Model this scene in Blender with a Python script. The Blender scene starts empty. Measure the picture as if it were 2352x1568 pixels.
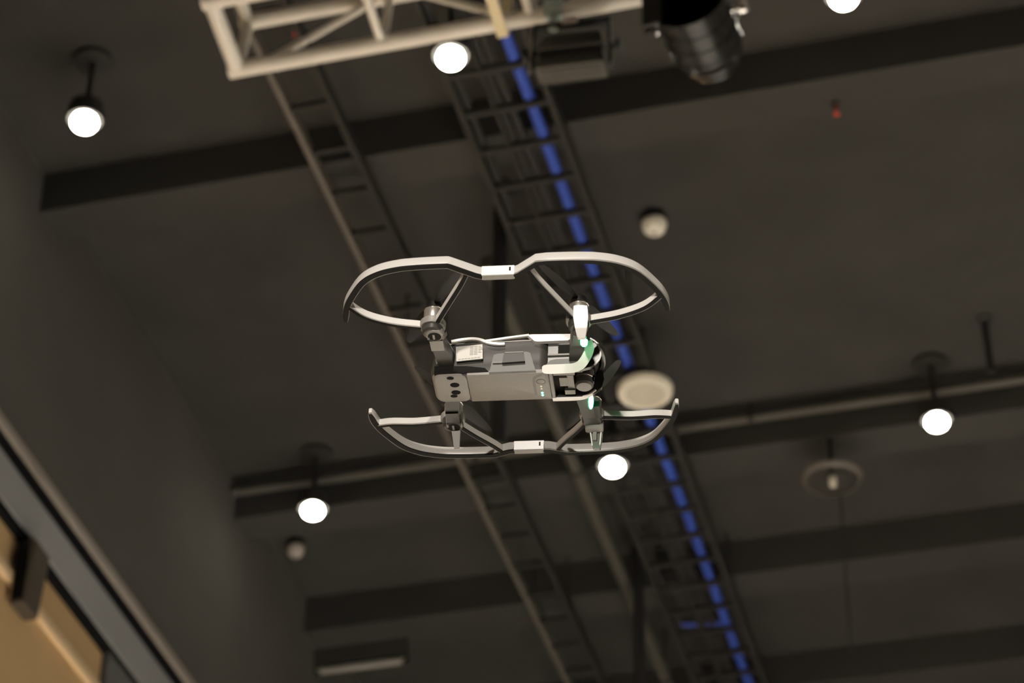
import bpy, bmesh, math, random
from mathutils import Vector, Matrix
random.seed(4)
S = bpy.context.scene
COL = S.collection
CAMZ = 1.6                                   # eye height above the hall floor

# ------------------------------------------------------------------ camera, world, exposure
EL, AZ, RO = map(math.radians, (37.0604, -14.9600, 0.4843))
w_ = Vector((math.sin(AZ)*math.cos(EL), math.cos(AZ)*math.cos(EL), math.sin(EL)))
r_ = Vector((math.cos(AZ), -math.sin(AZ), 0)); u_ = r_.cross(w_)
r2 = math.cos(RO)*r_ + math.sin(RO)*u_; u2 = -math.sin(RO)*r_ + math.cos(RO)*u_
cam = bpy.data.cameras.new('camera'); camo = bpy.data.objects.new('camera', cam); COL.objects.link(camo)
camo.matrix_world = Matrix(((r2.x, u2.x, -w_.x, 0), (r2.y, u2.y, -w_.y, 0), (r2.z, u2.z, -w_.z, CAMZ), (0, 0, 0, 1)))
cam.sensor_width = 36; cam.lens = 6000/2352*36; cam.clip_start = .05; cam.clip_end = 100
cam.dof.use_dof = True; cam.dof.focus_distance = 2.605; cam.dof.aperture_fstop = 9.0
S.camera = camo
world = bpy.data.worlds.new('hall_world'); S.world = world; world.use_nodes = True
world.node_tree.nodes['Background'].inputs[0].default_value = (.9, .8, .65, 1)
world.node_tree.nodes['Background'].inputs[1].default_value = 0.004
S.view_settings.view_transform = 'Standard'; S.view_settings.look = 'None'
S.view_settings.gamma = 1; S.view_settings.use_curve_mapping = False; S.view_settings.exposure = 0.0

DOWN_W = 5000.0      # each pendant downlight
ADDED_SPOT_W = 1750.0     # added unseen spotlights behind the camera that brighten the drone
WARM = (1.0, .94, .85)

# ------------------------------------------------------------------ materials
MATS = {}
def mat(name, col, rough=.5, metal=0, emit=None, strength=0, noise=0, nscale=8, bump=0, bscale=60, spec=None, trans=0):
    if name in MATS: return MATS[name]
    m = bpy.data.materials.new(name); m.use_nodes = True; nt = m.node_tree; b = nt.nodes['Principled BSDF']
    b.inputs['Base Color'].default_value = (*col, 1); b.inputs['Roughness'].default_value = rough; b.inputs['Metallic'].default_value = metal
    if spec is not None: b.inputs['Specular IOR Level'].default_value = spec
    if trans: b.inputs['Transmission Weight'].default_value = trans
    if emit: b.inputs['Emission Color'].default_value = (*emit, 1); b.inputs['Emission Strength'].default_value = strength
    tc = nt.nodes.new('ShaderNodeTexCoord')
    if noise:
        n = nt.nodes.new('ShaderNodeTexNoise'); n.inputs['Scale'].default_value = nscale; n.inputs['Detail'].default_value = 6
        nt.links.new(tc.outputs['Object'], n.inputs['Vector'])
        r = nt.nodes.new('ShaderNodeValToRGB'); r.color_ramp.elements[0].position = .3; r.color_ramp.elements[1].position = .7
        r.color_ramp.elements[0].color = (*[c*(1-noise) for c in col], 1); r.color_ramp.elements[1].color = (*[min(1, c*(1+noise)) for c in col], 1)
        nt.links.new(n.outputs['Fac'], r.inputs['Fac']); nt.links.new(r.outputs['Color'], b.inputs['Base Color'])
    if bump:
        n2 = nt.nodes.new('ShaderNodeTexNoise'); n2.inputs['Scale'].default_value = bscale; n2.inputs['Detail'].default_value = 4
        nt.links.new(tc.outputs['Object'], n2.inputs['Vector'])
        bp = nt.nodes.new('ShaderNodeBump'); bp.inputs['Strength'].default_value = bump; bp.inputs['Distance'].default_value = .01
        nt.links.new(n2.outputs['Fac'], bp.inputs['Height']); nt.links.new(bp.outputs['Normal'], b.inputs['Normal'])
    MATS[name] = m; return m
M_ceil = mat('painted_slab', (.042, .040, .036), .9, noise=.14, nscale=3, bump=.3, bscale=18)
M_beam = mat('painted_beam', (.044, .042, .038), .9, noise=.10, nscale=3, bump=.2, bscale=20)
M_wall = mat('painted_bulkhead', (.100, .094, .085), .9, noise=.06, nscale=2.5)
M_floor = mat('hall_carpet', (.34, .32, .29), .95, noise=.15, nscale=20)
M_dwall = mat('hall_wall_paint', (.12, .11, .10), .9, noise=.08, nscale=2)
M_fascia = mat('grey_fascia', (.33, .33, .335), .55, noise=.05, nscale=4)
M_trim = mat('light_edge_trim', (.34, .30, .26), .6)
M_gap = mat('black_reveal', (.010, .010, .010), .9, spec=.1)
M_tan = mat('lamplit_tan_wall', (.62, .42, .21), .8, noise=.05, nscale=3)  # warm lamp light on this wall is put into the colour
M_tan2 = mat('tan_moulding', (.80, .60, .36), .6)
M_pil = mat('slate_pilaster', (.13, .13, .13), .8)
M_black = mat('black_paint', (.018, .017, .016), .55)
M_blackg = mat('black_gloss', (.02, .019, .018), .22)
M_steel = mat('tray_steel', (.036, .034, .031), .6, spec=.2)
M_galv = mat('galvanised_rail', (.16, .143, .122), .5, .2)
M_blue = mat('blue_cable', (.05, .10, .48), .45)
M_cable = mat('black_cable', (.03, .028, .026), .6)
M_truss = mat('cream_truss_paint', (.86, .82, .74), .42)
M_strap = mat('cream_strap', (.85, .74, .48), .7)
M_clamp = mat('pale_clamp', (.55, .66, .64), .35, .5)
M_chrome = mat('chrome', (.85, .83, .80), .15, 1)
M_bulb = mat('lit_lamp_lens', (1, .95, .85), .4, emit=(1, .93, .78), strength=26)
M_offwhite = mat('offwhite_plastic', (.88, .83, .70), .5)
M_grille = mat('speaker_grille', (.64, .60, .49), .7)
M_red = mat('red_sprinkler', (.55, .06, .03), .5)
M_white = mat('drone_white', (.86, .83, .79), .32)
M_guard = mat('guard_white', (.58, .56, .53), .28)
M_sole = mat('drone_black_rubber', (.010, .009, .008), .6, spec=.08)
M_dgrey = mat('drone_dark_grey', (.046, .042, .037), .42, spec=.35)
M_mgrey = mat('drone_mid_grey', (.235, .222, .20), .45, noise=.04, nscale=300)
M_metal = mat('motor_metal', (.50, .47, .42), .34, .75)
M_ring = mat('motor_ring', (.85, .80, .72), .2, 1)
M_prop = mat('propeller_plastic', (.022, .021, .02), .5, spec=.15)
M_gloss = mat('nose_gloss', (.055, .052, .048), .15)
M_label = mat('label_paper', (.62, .60, .55), .6)
M_print = mat('label_print', (.28, .26, .25), .7)
M_green = mat('green_led', (.1, 1, .5), .4, emit=(.06, 1, .36), strength=19)
M_gled = mat('small_green_led', (.1, 1, .6), .4, emit=(.12, 1, .55), strength=6)
M_lens = mat('lens_glass', (.01, .01, .012), .05)

# ------------------------------------------------------------------ mesh helpers
def obj(name, bm, m, parent=None, smooth=35, bevel=0):
    if bevel:
        es = [e for e in bm.edges if len(e.link_faces) == 2 and e.calc_face_angle(0) > .5]
        bmesh.ops.bevel(bm, geom=es, offset=bevel, segments=2, affect='EDGES', profile=.6)
    bmesh.ops.recalc_face_normals(bm, faces=bm.faces)
    me = bpy.data.meshes.new(name); bm.to_mesh(me); bm.free(); me.materials.append(m)
    if smooth:
        me.shade_smooth(); me.set_sharp_from_angle(angle=math.radians(smooth))
    o = bpy.data.objects.new(name, me); COL.objects.link(o)
    if parent: o.parent = parent
    return o
def share(src, name, parent, loc=(0, 0, 0)):
    o = bpy.data.objects.new(name, src.data); COL.objects.link(o); o.parent = parent; o.location = loc; return o
def empty(name, loc=(0, 0, 0), label=None, cat=None, group=None):
    o = bpy.data.objects.new(name, None); COL.objects.link(o); o.location = loc; o.empty_display_size = .05
    tag(o, label, cat, group); return o
def tag(o, label=None, cat=None, group=None, kind=None):
    if label: o['label'] = label
    if cat: o['category'] = cat
    if group: o['group'] = group
    if kind: o['kind'] = kind
    return o
def BM(): return bmesh.new()
def box(bm, x0, x1, y0, y1, z0, z1):
    v = [bm.verts.new((x, y, z)) for x in (x0, x1) for y in (y0, y1) for z in (z0, z1)]
    for f in ((0, 1, 3, 2), (4, 6, 7, 5), (0, 4, 5, 1), (2, 3, 7, 6), (0, 2, 6, 4), (1, 5, 7, 3)): bm.faces.new([v[i] for i in f])
    return bm
def frame_of(d, up=Vector((0, 0, 1))):
    d = d.normalized()
    if abs(d.dot(up)) > .98: up = Vector((0, 1, 0))
    s = d.cross(up).normalized(); return s, s.cross(d).normalized()
def cyl(bm, p0, p1, r0, r1=None, seg=16):
    p0, p1 = Vector(p0), Vector(p1); r1 = r0 if r1 is None else r1; s, t = frame_of(p1-p0)
    rings = []
    for p, r in ((p0, r0), (p1, r1)):
        rings.append([bm.verts.new(p + (s*math.cos(a)+t*math.sin(a))*r) for a in [2*math.pi*i/seg for i in range(seg)]])
    for i in range(seg): bm.faces.new((rings[0][i], rings[0][(i+1) % seg], rings[1][(i+1) % seg], rings[1][i]))
    bm.faces.new(rings[0][::-1]); bm.faces.new(rings[1]); return bm
def lathe(bm, prof, origin=(0, 0, 0), axis=(0, 0, 1), seg=32, closed=False):
    o = Vector(origin); ax = Vector(axis).normalized(); s, t = frame_of(ax); rings = []
    for r, h in prof:
        if r < 1e-7: rings.append([bm.verts.new(o+ax*h)])
        else: rings.append([bm.verts.new(o+ax*h+(s*math.cos(2*math.pi*i/seg)+t*math.sin(2*math.pi*i/seg))*r) for i in range(seg)])
    pairs = list(zip(rings, rings[1:])) + ([(rings[-1], rings[0])] if closed else [])
    for a, b in pairs:
        for i in range(seg):
            j = (i+1) % seg
            q = [a[i % len(a)], a[j % len(a)], b[j % len(b)], b[i % len(b)]]
            u = []
            for v in q:
                if v not in u: u.append(v)
            if len(u) > 2: bm.faces.new(u)
    return bm
def bar(bm, p0, p1, wd, ht, up=(0, 0, 1), w1=None, h1=None):
    p0, p1 = Vector(p0), Vector(p1); s, t = frame_of(p1-p0, Vector(up)); rr = []
    for p, a, b in ((p0, wd, ht), (p1, w1 or wd, h1 or ht)):
        rr.append([bm.verts.new(p+s*x*a/2+t*y*b/2) for x, y in ((-1, -1), (1, -1), (1, 1), (-1, 1))])
    for i in range(4): bm.faces.new((rr[0][i], rr[0][(i+1) % 4], rr[1][(i+1) % 4], rr[1][i]))
    bm.faces.new(rr[0][::-1]); bm.faces.new(rr[1]); return bm
def smooth_path(pts, n=6):
    P = [Vector(p) for p in pts]; out = []
    for i in range(len(P)-1):
        a, b, c, d = P[max(i-1, 0)], P[i], P[i+1], P[min(i+2, len(P)-1)]
        for k in range(n):
            t = k/n; out.append(.5*((2*b)+(c-a)*t+(2*a-5*b+4*c-d)*t*t+(3*b-a-3*c+d)*t**3))
    return out+[P[-1]]
def sweep(bm, path, sec, up=(0, 0, 1), taper=None):
    up = Vector(up); n = len(path); rings = []
    for i, p in enumerate(path):
        d = (path[min(i+1, n-1)]-path[max(i-1, 0)]).normalized()
        s = d.cross(up).normalized(); t = s.cross(d).normalized()
        k = taper(i/(n-1)) if taper else 1
        if i not in (0, n-1):
            d1 = (path[i]-path[i-1]).normalized(); mit = 1/max(.6, d1.dot(d))
        else: mit = 1
        rings.append([bm.verts.new(p+s*x*k*mit+t*y*k) for x, y in sec])
    m = len(sec)
    for a, b in zip(rings, rings[1:]):
        for i in range(m): bm.faces.new((a[i], a[(i+1) % m], b[(i+1) % m], b[i]))
    bm.faces.new(rings[0][::-1]); bm.faces.new(rings[-1]); return bm
def prism(bm, poly, fn, d0, d1):
    """poly in 2-D, fn(a, b, d) -> 3-D point"""
    A = [bm.verts.new(fn(a, b, d0)) for a, b in poly]; B = [bm.verts.new(fn(a, b, d1)) for a, b in poly]; n = len(poly)
    bm.faces.new(A[::-1]); bm.faces.new(B)
    for i in range(n): bm.faces.new((A[i], A[(i+1) % n], B[(i+1) % n], B[i]))
    return bm
def rrect(x0, x1, y0, y1, r, k=6):
    out = []
    for cx, cy, a0 in ((x1-r, y1-r, 0), (x0+r, y1-r, 90), (x0+r, y0+r, 180), (x1-r, y0+r, 270)):
        for i in range(k+1):
            a = math.radians(a0+90*i/k); out.append((cx+r*math.cos(a), cy+r*math.sin(a)))
    return out
def loft(bm, levels):
    rings = [[bm.verts.new((x, y, z)) for x, y in pl] for z, pl in levels]; n = len(rings[0])
    for a, b in zip(rings, rings[1:]):
        for i in range(n): bm.faces.new((a[i], a[(i+1) % n], b[(i+1) % n], b[i]))
    bm.faces.new(rings[0][::-1]); bm.faces.new(rings[-1]); return bm
def struct(name, bm, m, parent=None, label=None, **k):
    o = obj(name, bm, m, parent, **k)
    if not parent: tag(o, label, None, None, 'structure')
    return o

# ------------------------------------------------------------------ the hall (heights are given above the camera, +CAMZ)
Zc = CAMZ
X0, X1, Y0, Y1 = -3.40, 5.2, -6.0, 14.0
struct('floor', box(BM(), X0-.3, X1+.3, Y0-.3, Y1+.3, -.2, 0), M_floor, smooth=0)
struct('ceiling', box(BM(), X0-.3, X1+.3, Y0-.3, Y1+.3, 6+Zc, 6.25+Zc), M_ceil, smooth=0)
struct('wall_right', box(BM(), X1, X1+.2, Y0, Y1, 0, 6+Zc), M_dwall, smooth=0)
struct('wall_back', box(BM(), X0-.2, X1+.2, Y0-.2, Y0, 0, 6+Zc), M_dwall, smooth=0)
struct('wall_front', box(BM(), X0-.2, X1+.2, Y1, Y1+.2, 0, 6+Zc), M_dwall, smooth=0)
# left side: dark bulkhead face, black strip painting the shade of the reveal, grey fascia, tan wall below it
struct('wall_left', box(BM(), X0-.25, X0, Y0, Y1, 4.92+Zc, 6+Zc), M_wall, smooth=0)
struct('trim_1', box(BM(), X0-.006, X0+.010, Y0, Y1, 4.888+Zc, 4.924+Zc), M_trim, smooth=0)
struct('trim_2', box(BM(), X0-.25, X0-.006, Y0, Y1, 4.80+Zc, 4.922+Zc), M_gap, smooth=0)  # nearly flush black box stands in for the shade inside the gap
struct('trim_3', box(BM(), X0-.2, X0, Y0, Y1, 4.662+Zc, 4.818+Zc), M_fascia, smooth=0)
struct('trim_4', box(BM(), X0-.2, X0-.006, Y0, Y1, 4.626+Zc, 4.664+Zc), M_gap, smooth=0)
struct('wall_left_lower', box(BM(), X0-.25, X0-.03, Y0, 7.319, 0, 4.63+Zc), M_tan, smooth=0)
struct('trim_5', box(BM(), X0-.05, X0-.008, Y0, 7.319, 4.45+Zc, 4.485+Zc), M_tan2, smooth=0, bevel=.006)
struct('wall_left_pilaster', box(BM(), X0-.25, X0-.004, 7.319, Y1, 0, 4.63+Zc), M_pil, smooth=0)
# downstand beams running across the hall
for i, (yb, wd, dz) in enumerate(((3.9, .18, .17), (6.331, .170, .17), (8.342, .18, .17), (9.26, .18, .17), (10.24, .18, .17), (11.6, .2, .17))):
    struct('beam_%d' % (i+1), box(BM(), X0, X1, yb, yb+wd, 6-dz+Zc, 6.02+Zc), M_beam, smooth=0)

# ------------------------------------------------------------------ pendant downlights
M_can = mat('downlight_can', (.03, .028, .025), .6)
def downlight(x, y, z, label, group='pendant downlights in the dark ceiling', src=[None]):
    e = empty('pendant_downlight', (x, y, z+Zc), label, 'ceiling light', group); h = 6-z
    if src[0] is None:
        can = obj('can', lathe(BM(), [(0, .068), (.045, .068), (.056, .060), (.060, .0), (.056, -.004), (.052, .0), (.050, .03), (0, .03)], seg=32), M_can, e)
        l = obj('lamp_lens', lathe(BM(), [(0, -.046), (.014, -.044), (.027, -.039), (.0375, -.031), (.043, -.021), (.044, -.012), (.040, .002), (.03, .012), (0, .02)], seg=28), M_bulb, e, smooth=80)
        ros = obj('ceiling_rose', lathe(BM(), [(0, .004), (.062, .004), (.066, -.004), (.064, -.018), (0, -.022)], seg=32), M_can, e); ros.location = (0, 0, h)
        src[0] = (can, l, ros)
    else:
        for o, n, zz in zip(src[0], ('can', 'lamp_lens', 'ceiling_rose'), (0, 0, h)): share(o, n, e, (0, 0, zz))
    obj('stem', cyl(BM(), (0, 0, .066), (0, 0, h-.01), .010, seg=12), M_can, e)
    d = bpy.data.lights.new('downlight_beam', 'SPOT'); d.energy = DOWN_W; d.color = WARM; d.spot_size = math.radians(36); d.spot_blend = .6; d.shadow_soft_size = .04
    lo = bpy.data.objects.new('downlight_beam', d); COL.objects.link(lo); lo.parent = e; lo.location = (0, 0, -.075)
    return e
DL = {(-3.01, 5.82, 5.73): 'lit pendant downlight at upper left, left of the truss end',
      (-1.742, 5.745, 5.655): 'lit pendant downlight just below the cream truss',
      (-.515, 5.86, 5.73): 'lit pendant downlight cut off by the top edge of the picture',
      (-3.005, 8.20, 5.73): 'lit pendant downlight at lower left, nearest the bulkhead wall',
      (-1.757, 8.085, 5.655): 'lit pendant downlight just below the right end of the drone',
      (-.525, 8.196, 5.73): 'lit pendant downlight at far right beside the disc sensor'}
for p, lab in DL.items(): downlight(*p, lab)
for x in (.73, 1.97, 3.2):  # added unseen downlights, there only to light the room
    for y in (3.44, 5.82, 8.2): downlight(x, y, 5.73, 'added pendant downlight outside the picture, lighting the room from the right')

# ------------------------------------------------------------------ cable trays, pipes and cables
def tray(xl, xr, y0, y1, z, sp, ph, label, inner=(), rail_m=None, group='ladder cable trays under the ceiling'):
    e = empty('cable_tray', ((xl+xr)/2, y0, z+Zc), label, 'cable tray', group); ox, oy, oz = (xl+xr)/2, y0, z+Zc
    for k, x in enumerate((xl, xr)):
        b = box(BM(), x-ox-.010, x-ox+.010, 0, y1-y0, -.018, .03)
        obj('rail', b, (rail_m or (M_steel, M_steel))[k], e, smooth=0)
    for x in inner: obj('divider', box(BM(), x-ox-.006, x-ox+.006, 0, y1-y0, -.004, .03), M_steel, e, smooth=0)
    src = None; y = ph
    while y < y1:
        if y > y0+.02:
            if src is None:
                src = obj('rung', box(BM(), xl-ox+.008, xr-ox-.008, -.010, .010, -.012, .006), M_steel, e, smooth=0); src.location = (0, y-y0, 0)
            else: share(src, 'rung', e, (0, y-y0, 0))
        y += sp
    y = y0+.5
    while y < y1:                                                # drop rods up to the slab
        for x in (xl, xr): obj('hanger_rod', cyl(BM(), (x-ox, y-y0, .03), (x-ox, y-y0, 6+Zc-oz+.005), .005, seg=8), M_steel, e)
        y += 1.9
    return e
tray(-2.355, -2.205, 3.0, 13.5, 5.75, .222, 3.07, 'narrow ladder cable tray with a pale left rail, left of the drone', rail_m=(M_galv, M_steel))
tray(-1.81, -1.512, 3.0, 13.5, 5.75, .190, 3.085, 'wide ladder cable tray carrying the blue cable', inner=(-1.70,))
tag(obj('blue_cable', sweep(BM(), smooth_path([(-1.588+.004*math.sin(i*1.9), 3.0+i*.75, 5.777+Zc+.002*math.cos(i*2.3)) for i in range(15)], 5),
    [(.020*math.cos(a*math.pi/6), .020*math.sin(a*math.pi/6)) for a in range(12)]), M_blue), 'bright blue cable lying along the wide cable tray', 'cable')
tag(obj('blue_cable', sweep(BM(), smooth_path([(-1.80, 9.50, 5.776+Zc), (-1.74, 9.515, 5.772+Zc), (-1.66, 9.53, 5.772+Zc), (-1.61, 9.54, 5.776+Zc)], 5),
    [(.009*math.cos(a*math.pi/4), .009*math.sin(a*math.pi/4)) for a in range(8)]), M_blue), 'short blue cable crossing the wide tray near the bottom edge', 'cable')
for k, x in enumerate((-1.682, -1.652, -1.79)):
    tag(obj('black_cable', sweep(BM(), smooth_path([(x+.002*math.sin(i*1.3+k), 3.0+i*.75, 5.771+Zc) for i in range(15)], 4),
        [(.0125*math.cos(a*math.pi/4), .0125*math.sin(a*math.pi/4)) for a in range(8)]), M_cable), ('black cable in the wide tray just right of its divider', 'black cable in the wide tray next to the blue cable', 'black cable along the left rail of the wide tray')[k], 'cable', 'black cables in the wide tray')
def conduit(name, p0, p1, r, m, label, clips=(), cat='pipe'):
    e = empty(name, (p0[0], p0[1], p0[2]+Zc), label, cat)
    v = Vector(p1)-Vector(p0); obj('pipe', cyl(BM(), (0, 0, 0), v, r, seg=20), m, e)
    for t in clips:
        c = v*t; n = v.normalized()
        obj('clip', cyl(BM(), c-n*.012, c+n*.012, r*1.18, seg=16), M_steel, e)
        obj('clip_rod', cyl(BM(), c+Vector((0, 0, r)), c+Vector((0, 0, 6-p0[2]-v.z*t+.005)), .005, seg=8), M_steel, e)
    return e
conduit('conduit', (X0+.01, 8.294, 5.93), (X1-.01, 8.294, 5.93), .021, mat('conduit_paint', (.085, .078, .068), .6), 'grey conduit running across below the slab behind the drone', [.12, .25, .38, .52, .7, .9])
conduit('conduit', (-1.938, 6.9, 5.765), (-1.938, 13.6, 5.765), .027, mat('conduit_paint2', (.075, .069, .058), .6), 'thick grey conduit left of the wide tray below the drone', [.2, .45, .7, .95])
def drop_pipe(x, y, z0, z1, r, label):
    e = empty('drop_pipe', (x, y, 6+Zc), label, 'pipe')
    obj('flange', lathe(BM(), [(0, .004), (r*2, .004), (r*2, -.012), (r, -.02), (0, -.02)], seg=20), M_black, e)
    obj('pipe', cyl(BM(), (0, 0, 0), (0, 0, z1-6), r, seg=18), M_black, e)
    obj('end_cap', lathe(BM(), [(0, z1-6-.01), (r*1.1, z1-6-.01), (r*1.1, z1-6+.02), (r, z1-6+.02)], seg=18), M_black, e)
drop_pipe(-1.86, 6.79, 6, 4.9, .026, 'black drop pipe hanging behind the middle of the drone')
drop_pipe(-1.876, 9.08, 6, 5.0, .024, 'black drop pipe at the bottom edge left of the blue cable')
drop_pipe(-.293, 7.967, 6, 5.756, .013, 'short black drop pipe at right above the disc sensor light')
tag(obj('hanging_wire', cyl(BM(), (-1.0, 9.0, 6.003+Zc), (-1.01, 9.0, 5.24+Zc), .004, seg=8), M_cable), 'thin black wire hanging below the disc sensor', 'wire')

# disc on a stem (right), detectors, loudspeaker, sprinklers
e = empty('disc_sensor', (-.955, 8.365, 5.83+Zc), 'clear shallow disc with a brown rim on a black stem at right', 'sensor')
obj('stem', cyl(BM(), (0, 0, .003), (0, 0, -.19), .012, seg=14), M_black, e)
obj('disc', lathe(BM(), [(0, -.2000), (.104, -.1970), (.104, -.1955), (0, -.1985)], seg=48), mat('clear_disc', (.95, .93, .9), .15, trans=1), e, smooth=60)
obj('rim', lathe(BM(), [(.100, -.199), (.110, -.196), (.116, -.182), (.113, -.181), (.106, -.192), (.100, -.194)], seg=48, closed=True), mat('disc_rim', (.13, .115, .10), .4), e, smooth=60)
obj('boss', lathe(BM(), [(0, -.225), (.012, -.222), (.016, -.205), (.016, -.185), (0, -.18)], seg=18), M_offwhite, e)
def detector(x, y, r, label, m=M_offwhite, dz=0):
    e = empty('smoke_detector', (x, y, 6+Zc), label, 'detector')
    obj('base', lathe(BM(), [(0, .004), (r*.85, .004), (r*.85, -.045-dz), (0, -.045-dz)], seg=28), M_black, e)
    obj('cover', lathe(BM(), [(0, -.085-dz), (r*.5, -.084-dz), (r*.85, -.072-dz), (r, -.05-dz), (r, -.04-dz), (0, -.04-dz)], seg=32), m, e, smooth=60)
    obj('indicator', lathe(BM(), [(0, -.088-dz), (r*.14, -.087-dz), (r*.16, -.08-dz), (0, -.08-dz)], seg=12), M_black, e)
detector(-1.368, 7.07, .046, 'small round cream smoke detector above right of the drone')
detector(-3.29, 8.80, .036, 'small pale smoke detector by the bulkhead at lower left', mat('pale_detector', (.50, .44, .40), .5))
e = empty('ceiling_speaker', (-1.546, 7.706, 5.70+Zc), 'round cream ceiling speaker behind the right guard tip', 'speaker')
obj('bezel', lathe(BM(), [(.075, -.018), (.093, -.02), (.102, -.012), (.104, .01), (.075, .01)], seg=48, closed=True), M_offwhite, e, smooth=60)
obj('grille', lathe(BM(), [(0, -.020), (.05, -.018), (.0755, -.012), (.0755, .008), (0, .008)], seg=40), M_grille, e, smooth=60)
obj('back_box', lathe(BM(), [(0, .009), (.09, .009), (.08, .024), (0, .026)], seg=32), M_black, e)
obj('drop_rod', cyl(BM(), (.0, 0, .02), (.0, 0, .303), .006, seg=10), M_black, e)
for x, y, lab in ((-2.30, 5.83, 'tiny red sprinkler head seen inside the truss end'), (-.627, 6.46, 'tiny red sprinkler head on the beam at upper right'), (-2.215, 8.12, 'tiny red sprinkler head seen through the lower left guard')):
    zz = 5.83 if y == 6.46 else 6
    e = empty('sprinkler_head', (x, y, zz+Zc), lab, 'sprinkler')
    obj('escutcheon', lathe(BM(), [(0, .003), (.016, .003), (.015, -.006), (0, -.008)], seg=18), M_black, e)
    obj('bulb', lathe(BM(), [(0, -.05), (.010, -.048), (.010, -.042), (.004, -.038), (.004, -.006), (0, -.006)], seg=12), M_red, e)
# fluorescent batten by the bulkhead, bottom left
e = empty('batten_light', (-3.395, 9.43, 5.725+Zc), 'unlit pale batten light on the ceiling at the bottom left', 'light')
obj('body', box(BM(), .0, .42, -.016, .016, .028, .107), M_beam, e, smooth=0, bevel=.004)
obj('tube', cyl(BM(), (.01, 0, 0), (.41, 0, 0), .016, seg=16), mat('dead_tube', (.36, .34, .31), .4), e)
for x in (.012, .408): obj('lamp_holder', box(BM(), x-.012, x+.012, -.014, .014, -.02, .032), M_steel, e, smooth=0)
# black loudspeaker on the tan wall
e = empty('wall_speaker', (X0-.03, 6.60, 4.37+Zc), 'black wall speaker hanging against the tan wall at left', 'speaker')
mspk = mat('speaker_box', (.075, .060, .042), .6)
obj('cabinet', loft(BM(), [(0, rrect(.02, .070, -.06, .06, .010)), (.19, rrect(.02, .085, -.06, .06, .010)), (.23, rrect(.02, .085, -.06, .06, .010))]), mspk, e)
obj('grille', box(BM(), .026, .066, -.066, -.056, .010, .222), M_gap, e, smooth=0, bevel=.003)
obj('bracket', box(BM(), -.005, .05, -.02, .02, .10, .27), M_black, e, smooth=0)

# ------------------------------------------------------------------ box truss
TA = math.radians(-11.8)                      # the truss hangs slightly rolled about its length
TX, TY, TZ = -2.169, 5.071, 5.082+Zc
e_t = empty('box_truss', (TX, TY, TZ), 'cream painted box truss at the top of the picture', 'truss')
e_t.rotation_euler = (TA, 0, 0)
LEN, SD, CR = 3.87, .237, .0235
chs = {'bf': (0, 0), 'bn': (-SD, 0), 'tf': (0, SD), 'tn': (-SD, SD)}
for y, z in chs.values(): obj('chord', cyl(BM(), (-CR, y, z), (LEN+CR, y, z), CR, seg=20), M_truss, e_t)
nb = 9; bl = LEN/nb; br = .012
for i in range(nb+1):
    x = i*bl; rr = CR if i in (0, nb) else .013
    for a, b in (('bf', 'bn'), ('bf', 'tf'), ('tf', 'tn'), ('bn', 'tn')):
        obj('post', cyl(BM(), (x, *chs[a]), (x, *chs[b]), rr if (a, b) == ('bf', 'bn') else min(rr, .017), seg=14), M_truss, e_t)
for i in range(nb):
    for a, b in (('bf', 'tf'), ('bn', 'tn')):
        p, q = (a, b) if i % 2 == 0 else (b, a)
        obj('brace', cyl(BM(), (i*bl+.07, *chs[p]), ((i+1)*bl-.03, *chs[q]), br, seg=12), M_truss, e_t)
for x in (.0, bl, 2*bl): pass
for x, nm in ((.775, 'sling'), (3.2, 'sling')):
    y, z = chs['bf']
    obj('sling', prism(BM(), [(-SD-.03, -.03), (.03, -.03), (.03, SD+.03), (-SD-.03, SD+.03), (-SD-.03, -.03+.001), (-SD-.026, -.026), (-SD-.026, SD+.026), (.026, SD+.026), (.026, -.026), (-SD-.026, -.0265)],
        lambda a, b, d: Vector((d, a, b)), x-.016, x+.016), M_strap, e_t, smooth=0)
    obj('hanger_chain', cyl(BM(), (x, -SD/2, SD+.02), (x, -SD/2+.18, 6+Zc-TZ+.06), .008, seg=8), M_steel, e_t)

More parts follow.
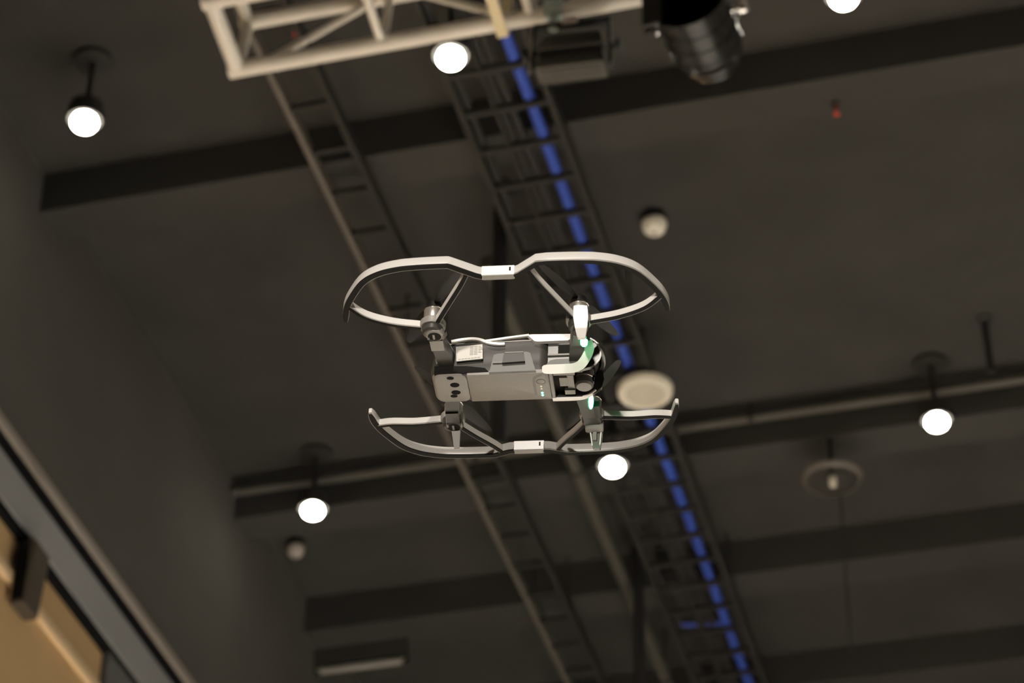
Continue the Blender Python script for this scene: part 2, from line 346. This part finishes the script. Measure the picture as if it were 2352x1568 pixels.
# ------------------------------------------------------------------ stage lamps hanging from the truss
def par_can(origin, axis, label, on=False):
    """origin = centre of the mouth, axis = from mouth to back"""
    e = empty('par_can', origin, label, 'stage light'); ax = Vector(axis).normalized(); s = ax.cross(Vector((0, 0, 1))).normalized()
    obj('can', lathe(BM(), [(.090, .012), (.096, 0), (.102, .0), (.102, .012), (.097, .016), (.097, .15), (.100, .155), (.100, .165), (.094, .172), (.085, .20), (.087, .206), (.078, .215), (.066, .235), (.068, .241), (.055, .25), (.03, .262), (0, .264), (0, .255), (.028, .252), (.06, .225), (.088, .165), (.090, .15)], axis=ax, seg=40, closed=False), M_blackg, e, smooth=25)
    obj('lens', lathe(BM(), [(0, .128), (.05, .13), (.089, .142), (.089, .150), (0, .15)], axis=ax, seg=32), M_bulb if on else M_gap, e, smooth=60)
    for a in (.06, .11): obj('rib', lathe(BM(), [(.096, a-.004), (.1005, a-.003), (.1005, a+.003), (.096, a+.004)], axis=ax, seg=40), M_blackg, e)
    c = ax*.07
    b = BM()
    for sg in (-1, 1): bar(b, c+s*sg*.113+Vector((0, 0, -.02)), c+s*sg*.113+Vector((0, 0, .165)), .020, .006, up=s)
    bar(b, c+s*-.116+Vector((0, 0, .165)), c+s*.116+Vector((0, 0, .165)), .020, .006)
    obj('yoke', b, M_chrome if not on else M_black, e, smooth=0, bevel=.001)
    for sg in (-1, 1):
        obj('knob', lathe(BM(), [(0, .098), (.008, .098), (.008, .12), (.020, .122), (.020, .138), (.015, .143), (0, .143)], origin=c, axis=s*sg, seg=18), M_chrome if sg > 0 else M_black, e)
    obj('gel_holder', bar(BM(), ax*-.004+s*-.1+Vector((0, 0, -.06)), ax*-.004+s*-.1+Vector((0, 0, .06)), .05, .012, up=ax), M_black, e, smooth=0)
    obj('clamp', cyl(cyl(BM(), c+Vector((0, 0, .165)), c+Vector((0, 0, .215)), .014, seg=12), c+Vector((0, 0, .205))-s*.02, c+Vector((0, 0, .205))+s*.02, .033, seg=18), M_black, e)
    return e
par_can((-.838, 4.905, 4.875+Zc), (.11, 1, -.10), 'black glossy par can with chrome yoke hanging from the truss')

e = empty('flood_lamp', (-1.19, 5.06, 4.885+Zc), 'black box floodlight in a yoke under the truss', 'stage light')
e.rotation_euler = (0, math.radians(3), math.radians(2))
obj('housing', loft(BM(), [(-.02, rrect(-.085, .085, -.035, .045, .01)), (.03, rrect(-.088, .088, -.04, .05, .012)), (.07, rrect(-.08, .08, -.03, .04, .012)), (.085, rrect(-.06, .06, -.015, .03, .012))]), M_black, e)
obj('front_frame', box(BM(), -.096, .092, -.030, .038, -.045, -.022), mat('flood_frame', (.075, .070, .06), .5), e, smooth=0, bevel=.003)
obj('fin', box(BM(), -.088, .088, -.046, -.036, .008, .020), mat('flood_fin', (.05, .046, .04), .5), e, smooth=0, bevel=.002)
obj('glass', box(BM(), -.082, .080, -.018, .027, -.048, -.043), mat('flood_glass', (.06, .055, .048), .5), e, smooth=0)
b = BM()
bar(b, (-.108, 0, -.03), (-.108, 0, .13), .022, .006, up=(1, 0, 0)); bar(b, (.108, 0, -.04), (.098, 0, .13), .026, .008, up=(1, 0, 0)); bar(b, (-.111, 0, .13), (.102, 0, .13), .026, .008)
obj('yoke', b, M_black, e, smooth=0, bevel=.001)
obj('yoke_strap', bar(BM(), (-.114, -.012, -.05), (-.114, -.012, .125), .008, .004, up=(1, 0, 0)), mat('yoke_strip', (.42, .38, .33), .4, .5), e, smooth=0)
for sg in (-1, 1): obj('knob', lathe(BM(), [(0, .100), (.008, .100), (.008, .122), (.024, .124), (.024, .136), (0, .138)], origin=(0, 0, .03), axis=(sg, 0, 0), seg=18), M_black, e)
obj('label_plate', box(BM(), -.03, .012, -.022, -.012, .122, .140), mat('plate_pale', (.70, .62, .56), .5), e, smooth=0)
obj('clamp', cyl(cyl(BM(), (-.06, .005, .125), (-.06, .005, .20), .013, seg=12), (-.085, .01, .20), (-.035, .01, .20), .034, seg=20), M_clamp, e)

# added unseen spotlights behind the photographer, put in to brighten the drone
DR = Vector((-.53483, 2.01351, 1.56458+CAMZ))
def added_spot(SP, watts, label, stand):
    axd = (SP-DR).normalized()
    pc = par_can(SP, axd, label, on=True)
    if stand:
        obj('stand_pole', cyl(BM(), axd*.07+Vector((0, 0, -SP.z)), axd*.07+Vector((0, 0, -.105)), .018, seg=14), M_black, pc)
        for k in range(3):
            a_ = math.radians(90+120*k); obj('stand_leg', cyl(BM(), axd*.07+Vector((0, 0, .65-SP.z)), axd*.07+Vector((.45*math.cos(a_), .45*math.sin(a_), .012-SP.z)), .012, seg=10), M_black, pc)
    else:
        obj('hanging_pole', cyl(BM(), axd*.07+Vector((0, 0, .2)), axd*.07+Vector((0, 0, 6+Zc-SP.z)), .02, seg=14), M_black, pc)
    sl = bpy.data.lights.new('added_spot_beam', 'SPOT'); sl.energy = watts; sl.color = (1, .92, .82); sl.spot_size = math.radians(11); sl.spot_blend = .4; sl.shadow_soft_size = .16
    so = bpy.data.objects.new('added_spot_beam', sl); COL.objects.link(so); so.parent = pc
    so.rotation_euler = (-axd).to_track_quat('-Z', 'Y').to_euler(); so.location = axd*-.02
added_spot(Vector((-.35, -3.4, 2.25)), ADDED_SPOT_W*.62, 'added black spotlight on a floor stand behind the camera, outside the picture', True)
added_spot(Vector((.1, -3.4, 6.3)), ADDED_SPOT_W*.5, 'added black spotlight hung from the ceiling behind the camera, outside the picture', False)

# ------------------------------------------------------------------ the drone (local millimetres; x = nose, y = far side, z = up, origin in the rotor plane)
drone = empty('drone', DR, 'small white and grey camera drone hovering with propeller guards and green lights', 'drone')
drone.rotation_mode = 'XYZ'; drone.rotation_euler = tuple(map(math.radians, (.8278, 1.65, 8.7516)))
mm = .001
def V(x, y, z): return Vector((x*mm, y*mm, z*mm))
def shear(bm, z0=-20, k=.02, x0=60):
    for v in bm.verts:
        if v.co.z > z0: v.co.z += (v.co.x-x0)*k
    return bm
def MMo(name, bm, m, parent=None, **k):
    for v in bm.verts: v.co *= mm
    if k.get('bevel'): k['bevel'] *= mm
    return obj(name, bm, m, parent or drone, **k)
# body core: hull behind the gimbal bay
hull = MMo('hull', shear(loft(BM(), [(-46, rrect(-76, 37, -21.5, 21.5, 9)), (-43.5, rrect(-79.5, 37, -23.6, 23.6, 9)), (-36, rrect(-81, 37, -23.4, 23.4, 10)), (-24, rrect(-80, 37, -21.5, 21.5, 10)), (-13, rrect(-78, 37, -25, 25, 10)), (-9, rrect(-78, 37, -26, 26, 10))])), M_dgrey)
# nose: roof and two cheeks round the open gimbal bay
MMo('nose_roof', loft(BM(), [(-22, rrect(36, 80, -22, 22, 8)), (-9, rrect(36, 86, -27, 27, 14))]), M_dgrey)
def cheek(sg, m, name):
    b = BM()
    poly = [(36, -46), (66, -46.5), (78, -43), (85.5, -36), (88, -26), (86, -15), (79, -8), (36, -8)]
    prism(b, poly, lambda a, z, d: Vector((a, sg*d, z)), 20.5, 24.5)
    return MMo(name, b, m, bevel=1.0)
cheek(-1, M_gloss, 'nose_cheek'); cheek(1, M_gloss, 'nose_cheek')
MMo('nose_brow', sweep(BM(), smooth_path([(78, -24, -10), (85, -18, -12), (88, -8, -13), (88.5, 0, -13), (88, 8, -13), (85, 18, -12), (78, 24, -10)], 4), [(-2, -4), (2, -4), (2, 4), (-2, 4)]), M_gloss)
rim_path = smooth_path([(37, 23.2, -47), (58, 23.2, -47), (68, 22.6, -46.2), (75, 21.6, -43.5), (80, 21, -39.5)], 5)
MMo('bay_lip', sweep(BM(), rim_path, [(-2.2, -.8), (2.2, -.8), (2.2, .8), (-2.2, .8)]), M_white)
MMo('cheek_highlight', sweep(BM(), smooth_path([(77, -25, -9), (84, -25, -15), (87.5, -25, -25), (87, -25, -34), (82, -25, -41)], 5), [(-.7, -.7), (.7, -.7), (.7, .7), (-.7, .7)], up=(0, 1, 0)), M_white)  # white strip paints the highlight along the glossy nose edge
# underside panels
def rr3(x0, x1, y0, y1, r): return rrect(x0, x1, y0, y1, r, 4)
MMo('rear_panel', loft(BM(), [(-47.2, rr3(-75.5, -44.7, -21, 21, 7)), (-46.4, rr3(-77.5, -44.5, -22.6, 22.6, 8)), (-44, rr3(-79, -44.5, -23.8, 23.8, 8))]), M_mgrey)
bat = MMo('battery', loft(BM(), [(-47.4, rr3(-43.7, 36.0, -21.2, 21.2, 1)), (-46.8, rr3(-44, 36.2, -22.6, 22.6, 1)), (-43.6, rr3(-44, 36.2, -23.9, 23.9, 1))]), M_mgrey)
MMo('frame_bar', box(BM(), 37.0, 40.0, -21, 22.5, -47.2, -41), M_mgrey, bevel=.4)
MMo('power_button', lathe(BM(), [(0, -47.9), (3.4, -47.9), (3.9, -47.6), (3.9, -47), (0, -47)], origin=(28, -8.5, 0), seg=28), M_mgrey, bat)
MMo('button_groove', lathe(BM(), [(4.0, -47.0), (4.0, -47.46), (4.7, -47.46), (4.7, -47.0)], origin=(28, -8.5, 0), seg=28), M_dgrey, bat)
MMo('latch_groove', sweep(BM(), smooth_path([(30, -20, -47.3), (24, -17, -47.3), (21.5, -12, -47.3), (21, 0, -47.3), (21.5, 14, -47.3)], 4), [(-1.3, -.25), (1.3, -.25), (1.3, .25), (-1.3, .25)]), mat('groove_shade', (.15, .14, .13), .5), bat)  # darker strip paints the shading of a curved recess
for k, y in enumerate((-.5, 3.5, 10.6, 14.6)):
    o = MMo('charge_led', lathe(BM(), [(0, -48.0), (1.0, -47.9), (1.25, -47.4), (1.25, -47), (0, -47)], origin=(27.6, y, 0), seg=14), M_gled if k > 1 else M_offwhite, bat)
    if k > 1: o['label'] = 'lit green charge light'
for x, y, a, b_ in ((-60.5, -19, 3.6, 2.4), (-57.5, -7.2, 4.6, 3.8), (-57.8, 5.6, 4.6, 3.6), (-60.5, 11.8, 3.6, 2.4)):
    bb = lathe(BM(), [(0, -47.45), (1, -47.45), (1, -46), (0, -46)], seg=24)
    for v in bb.verts: v.co.x = v.co.x*a+x; v.co.y = v.co.y*b_+y
    MMo('sensor_window', bb, M_gap)
# gimbal bay contents
gim = MMo('gimbal_mount', box(box(BM(), 40.2, 56, -18, 20, -40, -22), 56, 80, -20, 20, -26, -21), M_sole, bevel=.6)
MMo('gimbal_arm', box(box(BM(), 46, 54, -10, 4, -45, -38), 53.5, 60, -12, 18, -44, -30), M_mgrey, gim, bevel=1.0)
MMo('gimbal_bracket', box(BM(), 41, 62, -20, -15, -45.5, -36), M_mgrey, gim, bevel=.8)
MMo('gimbal_foot', box(BM(), 50, 60, 10, 17, -46, -40), M_mgrey, gim, bevel=.8)
camb = MMo('gimbal_camera', lathe(BM(), [(0, -46), (7.4, -45.6), (9.2, -43.6), (9.6, -36), (9.6, -27), (0, -27)], origin=(69.5, 6, 0), seg=32), mat('camera_grey', (.15, .142, .13), .3), gim)
MMo('camera_ring', lathe(BM(), [(9.5, -37), (10.1, -36.5), (10.1, -34.5), (9.5, -34)], origin=(69.5, 6, 0), seg=32), M_metal, camb)
MMo('camera_lens', lathe(BM(), [(0, 9.9), (4.5, 9.9), (5, 9.0), (5, 6), (0, 6)], origin=(69.5, 6, -37), axis=(1, 0, 0), seg=24), M_lens, camb)
# white top shell with its lip
MMo('top_shell', shear(loft(BM(), [(-9.0, rrect(-77, 82, -25.0, 25.0, 14)), (-7, rrect(-77, 83, -24.5, 24.5, 15)), (-4, rrect(-72, 78, -20, 20, 14)), (-1, rrect(-60, 66, -12, 12, 10))])), M_white)
def sec(a, b): return [(-a, -b), (a, -b), (a, b), (-a, b)]
MMo('shell_lip', sweep(BM(), smooth_path([(-60, -28, -9.8), (-50, -28, -8.0), (-39, -28, -7.2), (-31, -28, -8.8), (-23, -28, -12.6), (-14, -27.5, -14.2), (-7, -27, -14.0)], 5), sec(1.3, 1.4)), M_white)
MMo('shell_lip', sweep(BM(), smooth_path([(-27, -28.6, -11.0), (-16, -28.6, -9.6), (0, -28.6, -7.4), (17, -28.6, -5.4)], 4), sec(1.2, 1.1)), M_white)
MMo('shoulder_panel', prism(BM(), [(15, -5.2), (20, -4.8), (60.5, -6.0), (61.5, -7.0), (61.2, -9.6), (56, -13.6), (26, -13.9), (22.5, -13.0), (19.5, -9.5)], lambda a, z, d: Vector((a, d, z)), -25, -29.5), M_white, bevel=.5)
# near-side recess details
lab = MMo('rating_label', prism(BM(), [(-55.6, -15.0), (-29.1, -12.9), (-28.1, -30.4), (-54.3, -32.6)], lambda a, z, d: Vector((a, d, z)), -25.6, -26.8), M_label)
MMo('label_backing', box(BM(), -53.5, -29.5, -25.8, -20, -31, -17), M_dgrey, smooth=0)
for i in range(6):                     # unreadable rows of fine print beside the code square
    for j in range(3):
        x = -41.3+j*4.2; ww = (3.6, 3.4, 2.2+(i % 3))[j]
        z0 = -15.8-i*1.85+(x+41)*.08
        if i == 5 and j == 2: continue
        MMo('print_row', prism(BM(), [(x, z0), (x+ww, z0+.1*ww), (x+ww, z0-.75+.1*ww), (x, z0-.75)], lambda a, z, d: Vector((a, d, z)), -26.75, -26.95), M_print, lab, smooth=0)
for j in range(7):
    x = -52.6+j*3.2; z0 = -30.2+(x+52)*.08
    MMo('print_row', prism(BM(), [(x, z0), (x+2.6, z0+.26), (x+2.6, z0-.5), (x, z0-.75)], lambda a, z, d: Vector((a, d, z)), -26.75, -26.95), M_print, lab, smooth=0)
MMo('rear_cavity_shade', prism(BM(), [(-76, -45.4), (-22, -44.6), (-26, -40), (-44, -37), (-76, -36)], lambda a, z, d: Vector((a, d, z)), -20, -24.3), M_sole, smooth=0)  # black slab paints the deep shade below the label
MMo('side_bracket', prism(BM(), [(-17.5, -26), (-14, -24.6), (15.5, -23.4), (18.5, -25), (24.5, -46.4), (-21.5, -46.8), (-20.5, -43)], lambda a, z, d: Vector((a, d, z)), -20, -26.2), mat('bracket_grey', (.075, .070, .062), .4), bevel=.6)
MMo('bracket_block', prism(BM(), [(-7, -26.6), (12, -25.6), (14, -37), (-8.5, -38)], lambda a, z, d: Vector((a, d, z)), -25, -29.4), M_dgrey, bevel=.8)
MMo('bracket_step', box(BM(), -18, -8.6, -28.0, -25, -37, -36), M_mgrey, smooth=0)
MMo('bracket_ridge', box(BM(), -6.0, 12.2, -29.8, -26, -26.6, -25.6), M_mgrey, smooth=0)
MMo('recess_bar', box(BM(), 36, 60, -26.5, -20, -29.2, -27.2), mat('bar_grey', (.15, .142, .13), .4), bevel=.3)
MMo('recess_block', box(BM(), 46, 61, -25.5, -20, -26, -16), M_sole, bevel=.6)
MMo('side_panel', prism(BM(), [(33, -46), (33, -42), (38, -35), (44, -33.4), (66, -33), (70, -36), (70, -46)], lambda a, z, d: Vector((a, d, z)), -20, -26.0), mat('panel_grey', (.10, .094, .085), .45), bevel=.6)
MMo('rear_block', prism(BM(), [(-76, -22), (-72, -12), (-62, -11), (-58, -24), (-62, -34), (-74, -36)], lambda a, z, d: Vector((a, d, z)), -20, -28), mat('rear_block_grey', (.17, .16, .145), .3), bevel=1.4)

# arms with motors, feet, lights
def arm(sx, sy):
    front = sx > 0; mx, my = 71*sx, 80*sy
    b = BM()
    root = (64 if front else -64, 21*sy, -29); tipp = (mx-1*sx, (my-2*sy), -33)
    bar(b, root, tipp, 15, 15, w1=13, h1=10)
    a = MMo('arm', b, M_dgrey, bevel=1.6)
    MMo('arm_cover', bar(BM(), (root[0], 24*sy, -20), (tipp[0], tipp[1]-6*sy, -26.5), 13, 2.5, w1=11), M_white, a, bevel=.7)
    MMo('motor_mount', lathe(BM(), [(0, -38), (8, -38), (9.8, -36.5), (10.2, -33), (10.2, -27), (9.6, -25.5), (0, -25.5)], origin=(mx, my, 0), seg=32), M_dgrey, a)
    mo = MMo('motor', lathe(BM(), [(0, -25.6), (9.0, -25.6), (9.3, -24.8), (9.3, -9.8), (8.6, -8.8), (0, -8.8)], origin=(mx, my, 0), seg=36), M_metal, a)
    MMo('motor_ring', lathe(BM(), [(9.25, -11), (9.55, -10.8), (9.45, -9.6), (8.7, -8.7), (8.4, -8.8)], origin=(mx, my, 0), seg=36), M_ring, mo)
    if front:
        yo = 95*sy
        poly = [(-4.2, -19.5), (-2, -18.9), (4, -18.9), (8.6, -19.8), (9.4, -26), (9.8, -33), (9.0, -45), (7.6, -57.0), (6.5, -57.8), (.6, -57.2), (-.2, -56.2), (-2.6, -45), (-4.4, -33)]
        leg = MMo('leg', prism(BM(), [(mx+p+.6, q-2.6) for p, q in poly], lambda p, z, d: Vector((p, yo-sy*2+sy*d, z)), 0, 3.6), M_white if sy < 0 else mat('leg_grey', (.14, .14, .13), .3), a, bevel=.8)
        if sy > 0:
            for sg, xa, xb in ((0, -3.6, -.2), (1, 9.4, 7.6)):
                MMo('leg_edge', bar(BM(), (mx+xa, yo-3.0, -30), (mx+xb, yo-3.0, -57), 1.1, 2.2), M_white, leg)
            MMo('leg_rib', box(BM(), mx+.4, mx+4.2, yo-5.5, yo-1, -52, -42), M_mgrey, leg, bevel=.8)
            MMo('leg_knuckle', lathe(BM(), [(0, -10), (5.2, -10), (6.4, -8), (6.4, 6), (5, 8), (0, 8)], origin=(mx+3, yo-6, -36), axis=(1, 0, 0), seg=20), M_mgrey, leg)
        MMo('screw', lathe(BM(), [(0, 10.8), (1.6, 10.6), (2, 9.4), (0, 9)], origin=(mx-8, my, -25), axis=(0, sy, 0), seg=12), M_ring, a)
        # status light under the arm
        if sy < 0:
            l = MMo('status_light', lathe(BM(), [(0, -6.4), (2.2, -5.8), (3.3, -4.2), (3.6, 0), (0, 0)], origin=(75.5, -69, -43.8), seg=20), M_green, a, smooth=80)
            MMo('light_housing', bar(BM(), (70, -60, -38), (72, -77, -39), 13, 10), M_dgrey, a, bevel=1.5)
        else:
            bb = lathe(BM(), [(0, -1), (.45, -.92), (.8, -.6), (1, 0), (.8, .6), (.45, .92), (0, 1)], axis=(0, 1, 0), seg=20)
            for v in bb.verts: v.co = Vector((73.2+v.co.x*2.7-v.co.y*1.2, 43+v.co.y*12.5, -37.6+v.co.z*2.2))
            l = MMo('status_light', bb, M_green, a, smooth=80)
            MMo('light_housing', bar(BM(), (72, 57, -29), (73, 74, -32), 17, 12), M_dgrey, a, bevel=2.5)
        l['label'] = 'glowing green status light'
    else:
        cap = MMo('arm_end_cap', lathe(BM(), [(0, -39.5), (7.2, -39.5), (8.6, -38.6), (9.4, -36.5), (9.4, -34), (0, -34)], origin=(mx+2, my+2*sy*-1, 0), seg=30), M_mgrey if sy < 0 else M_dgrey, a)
        MMo('cap_recess', lathe(BM(), [(0, -39.9), (6.4, -39.9), (6.6, -39.2), (0, -39.2)], origin=(mx+2, my-2*sy, 0), seg=26), M_sole, cap)
        MMo('cap_tab', box(BM(), mx+.4, mx+2.4, my-2*sy-3.4, my-2*sy+3.4, -40.5, -39.5), M_mgrey, cap)
        for sg in (-1, 1):
            MMo('clip_pin', bar(BM(), (mx+8*sg+3, my-14*sy, -27), (mx+7*sg+3, my-3*sy, -40), 2.0, 4), M_metal, a, bevel=.5)
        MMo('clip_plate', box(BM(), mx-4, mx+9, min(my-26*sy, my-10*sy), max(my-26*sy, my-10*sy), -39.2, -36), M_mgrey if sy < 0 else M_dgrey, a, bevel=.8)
        if sy > 0:
            MMo('rear_foot', bar(BM(), (mx+3, my+6, -38), (mx+4.5, my+8, -58), 9, 5, up=(0, 1, 0), w1=5.5, h1=4), M_mgrey, a, bevel=1.4)
    return a
arms = {(sx, sy): arm(sx, sy) for sx in (-1, 1) for sy in (-1, 1)}
# white strut that runs from the near front foot back along the belly edge
vd = Vector((-.117, .802, .586)).normalized()
pth = smooth_path([(77, -52, -32.5), (79.0, -49, -37), (76.7, -44, -42.4), (72.4, -38.5, -46.6), (69.3, -35.5, -48.2), (65.5, -33, -48.7), (61.0, -31, -48.5), (55.5, -30, -48.1), (44, -28.5, -47.2), (30.9, -27.5, -46.3)], 5)
sb = BM(); prev = None
for i, p in enumerate(pth):
    d = (pth[min(i+1, len(pth)-1)]-pth[max(i-1, 0)]).normalized(); sd = d.cross(vd).normalized(); hw = 4.6 if i < len(pth)-3 else (4.4, 4.0, 2.4)[i-len(pth)+3]
    ring = [sb.verts.new(p+sd*x*hw+vd*t) for x, t in ((-1, -1.8), (1, -1.8), (1, 1.8), (-1, 1.8))]
    if prev:
        for k in range(4): sb.faces.new((prev[k], prev[(k+1) % 4], ring[(k+1) % 4], ring[k]))
    else: sb.faces.new(ring[::-1])
    prev = ring
sb.faces.new(prev)
MMo('front_strut', sb, M_white, bevel=.5)

# propellers at rest
def propeller(sx, sy, ang):
    mx, my = 71*sx, 80*sy
    b = lathe(BM(), [(0, .6), (4.5, .4), (7.4, -1.2), (8.2, -3.6), (8.2, -8.6), (0, -8.6)], origin=(mx, my, 0), seg=30)
    p = MMo('propeller', b, M_prop)
    for k in (0, 180):
        A = math.radians(ang+k); ca, sa = math.cos(A), math.sin(A); bb = BM(); rings = []
        for t, ch, tw, th in ((5, 6, 24, 2.4), (12, 9, 22, 2.2), (20, 13, 18, 1.9), (32, 13.5, 14, 1.6), (46, 11.5, 10, 1.3), (58, 9, 7, 1.0), (65, 6, 5, .8), (67.5, 2.4, 4, .5)):
            tw = math.radians(tw)*(1 if sx*sy > 0 else -1); ring = []
            for c, h in ((-.45, 0), (-.2, .5), (.2, .4), (.55, 0), (.2, -.25), (-.2, -.35)):
                x = t; y = c*ch*math.cos(tw)-h*th*math.sin(tw); z = c*ch*math.sin(tw)+h*th*math.cos(tw)-3.5
                ring.append(bb.verts.new((mx+x*ca-y*sa, my+x*sa+y*ca, z)))
            rings.append(ring)
        for a, c in zip(rings, rings[1:]):
            for i in range(6): bb.faces.new((a[i], a[(i+1) % 6], c[(i+1) % 6], c[i]))
        bb.faces.new(rings[0][::-1]); bb.faces.new(rings[-1])
        MMo('blade', bb, M_prop, p)
propeller(-1, -1, 119); propeller(1, -1, 61); propeller(-1, 1, 62); propeller(1, 1, 118)

# propeller guards, one along each side
def guard(sy):
    half = [(157, 80), (153.5, 99), (146, 117), (131, 141), (114, 153.5), (95, 159.5), (79, 161.3), (62, 162), (47, 162)]
    inns = {1: [(38, 161.5), (20, 150), (15, 148.5)], -1: [(45, 161.5), (21, 150), (15, 148.5)]}
    for sx in (-1, 1):
        inn = inns[sx] if sy < 0 else inns[1]
        pa = smooth_path([(x*sx, y*sy, -14) for x, y in half], 5)
        pb = [Vector((x*sx, y*sy, z)) for (x, y), z in zip(inn, (-14.4, -17.6, -18.4))]
        path = pa+pb
        w = lambda t: 1.0 if t > .06 else .55+7.5*t
        d1 = [(-3, -4.2), (3, -4.2), (3, 4.0), (2, 5.2), (-2, 5.2), (-3, 4.0)]
        r = MMo('guard_rim', sweep(BM(), path, d1, taper=w), M_guard, smooth=40)
        MMo('rim_sole', sweep(BM(), [p+Vector((0, 0, -4.9)) for p in path], [(-2.9, -.7), (2.9, -.7), (2.9, .8), (-2.9, .8)], taper=w), M_sole, r, smooth=40)
        MMo('rim_edge', sweep(BM(), [p+Vector((0, 0, -5.4)) for p in path], [(-3.25, -.4), (-2.85, -.4), (-2.85, .8), (-3.25, .8)], taper=w), M_mgrey, r, smooth=40)
        hub = Vector((71*sx, 80*sy, -27))
        for q in ([hub+Vector((11*sx, 1*sy, 0)), Vector((110*sx, 86*sy, -25.5)), Vector((135*sx, 92*sy, -20.5)), Vector((150.5*sx, 102*sy, -15))],
                  [hub+Vector((-6*sx, 9.5*sy, 0)), Vector((52*sx, 112*sy, -24)), Vector((36.5*sx, 138*sy, -19.5)), Vector((28.5*sx, 154.5*sy, -16.5))]):
            pp = smooth_path(q, 7)
            s = MMo('guard_strut', sweep(BM(), pp, [(-2.1, -3.2), (2.1, -3.2), (2.1, 3.4), (1.4, 4), (-1.4, 4), (-2.1, 3.4)]), M_guard, smooth=40)
            MMo('strut_sole', sweep(BM(), [p+Vector((0, 0, -3.9)) for p in pp], [(-2.0, -.7), (2.0, -.7), (2.0, .8), (-2.0, .8)]), M_sole, s, smooth=40)
            MMo('strut_edge', sweep(BM(), [p+Vector((0, 0, -4.3)) for p in pp], [(-2.35, -.4), (-1.95, -.4), (-1.95, .8), (-2.35, .8)]), M_mgrey, s, smooth=40)
        MMo('guard_hub', lathe(BM(), [(9.8, -31), (12, -31), (12.6, -29), (12.6, -24.5), (11.6, -23.5), (9.8, -23.5)], origin=(71*sx, 80*sy, 0), seg=36, closed=True), M_mgrey)
    c = MMo('guard_connector', box(BM(), -15.5, 15.5, *sorted((145.1*sy, 152.1*sy)), -23.8, -13.2), M_guard, bevel=.8)
    f = 144.7 if sy > 0 else 152.4
    MMo('catch_slot', box(BM(), 10.6, 12.2, *sorted((f*sy, (f+.6)*sy)) if sy > 0 else sorted((f*sy, (f-.6)*sy)), -19.6, -15.2), M_sole, c, smooth=0)
    if sy < 0: MMo('catch_button', box(BM(), -4.2, -.6, *sorted((f*sy, (f-.5)*sy)), -18.3, -16.3), M_ring, c, smooth=0)
    MMo('connector_sole', box(BM(), -15, 15, *sorted((145.3*sy, 151.9*sy)), -24.6, -23.6), M_mgrey, c, smooth=0)
guard(-1); guard(1)
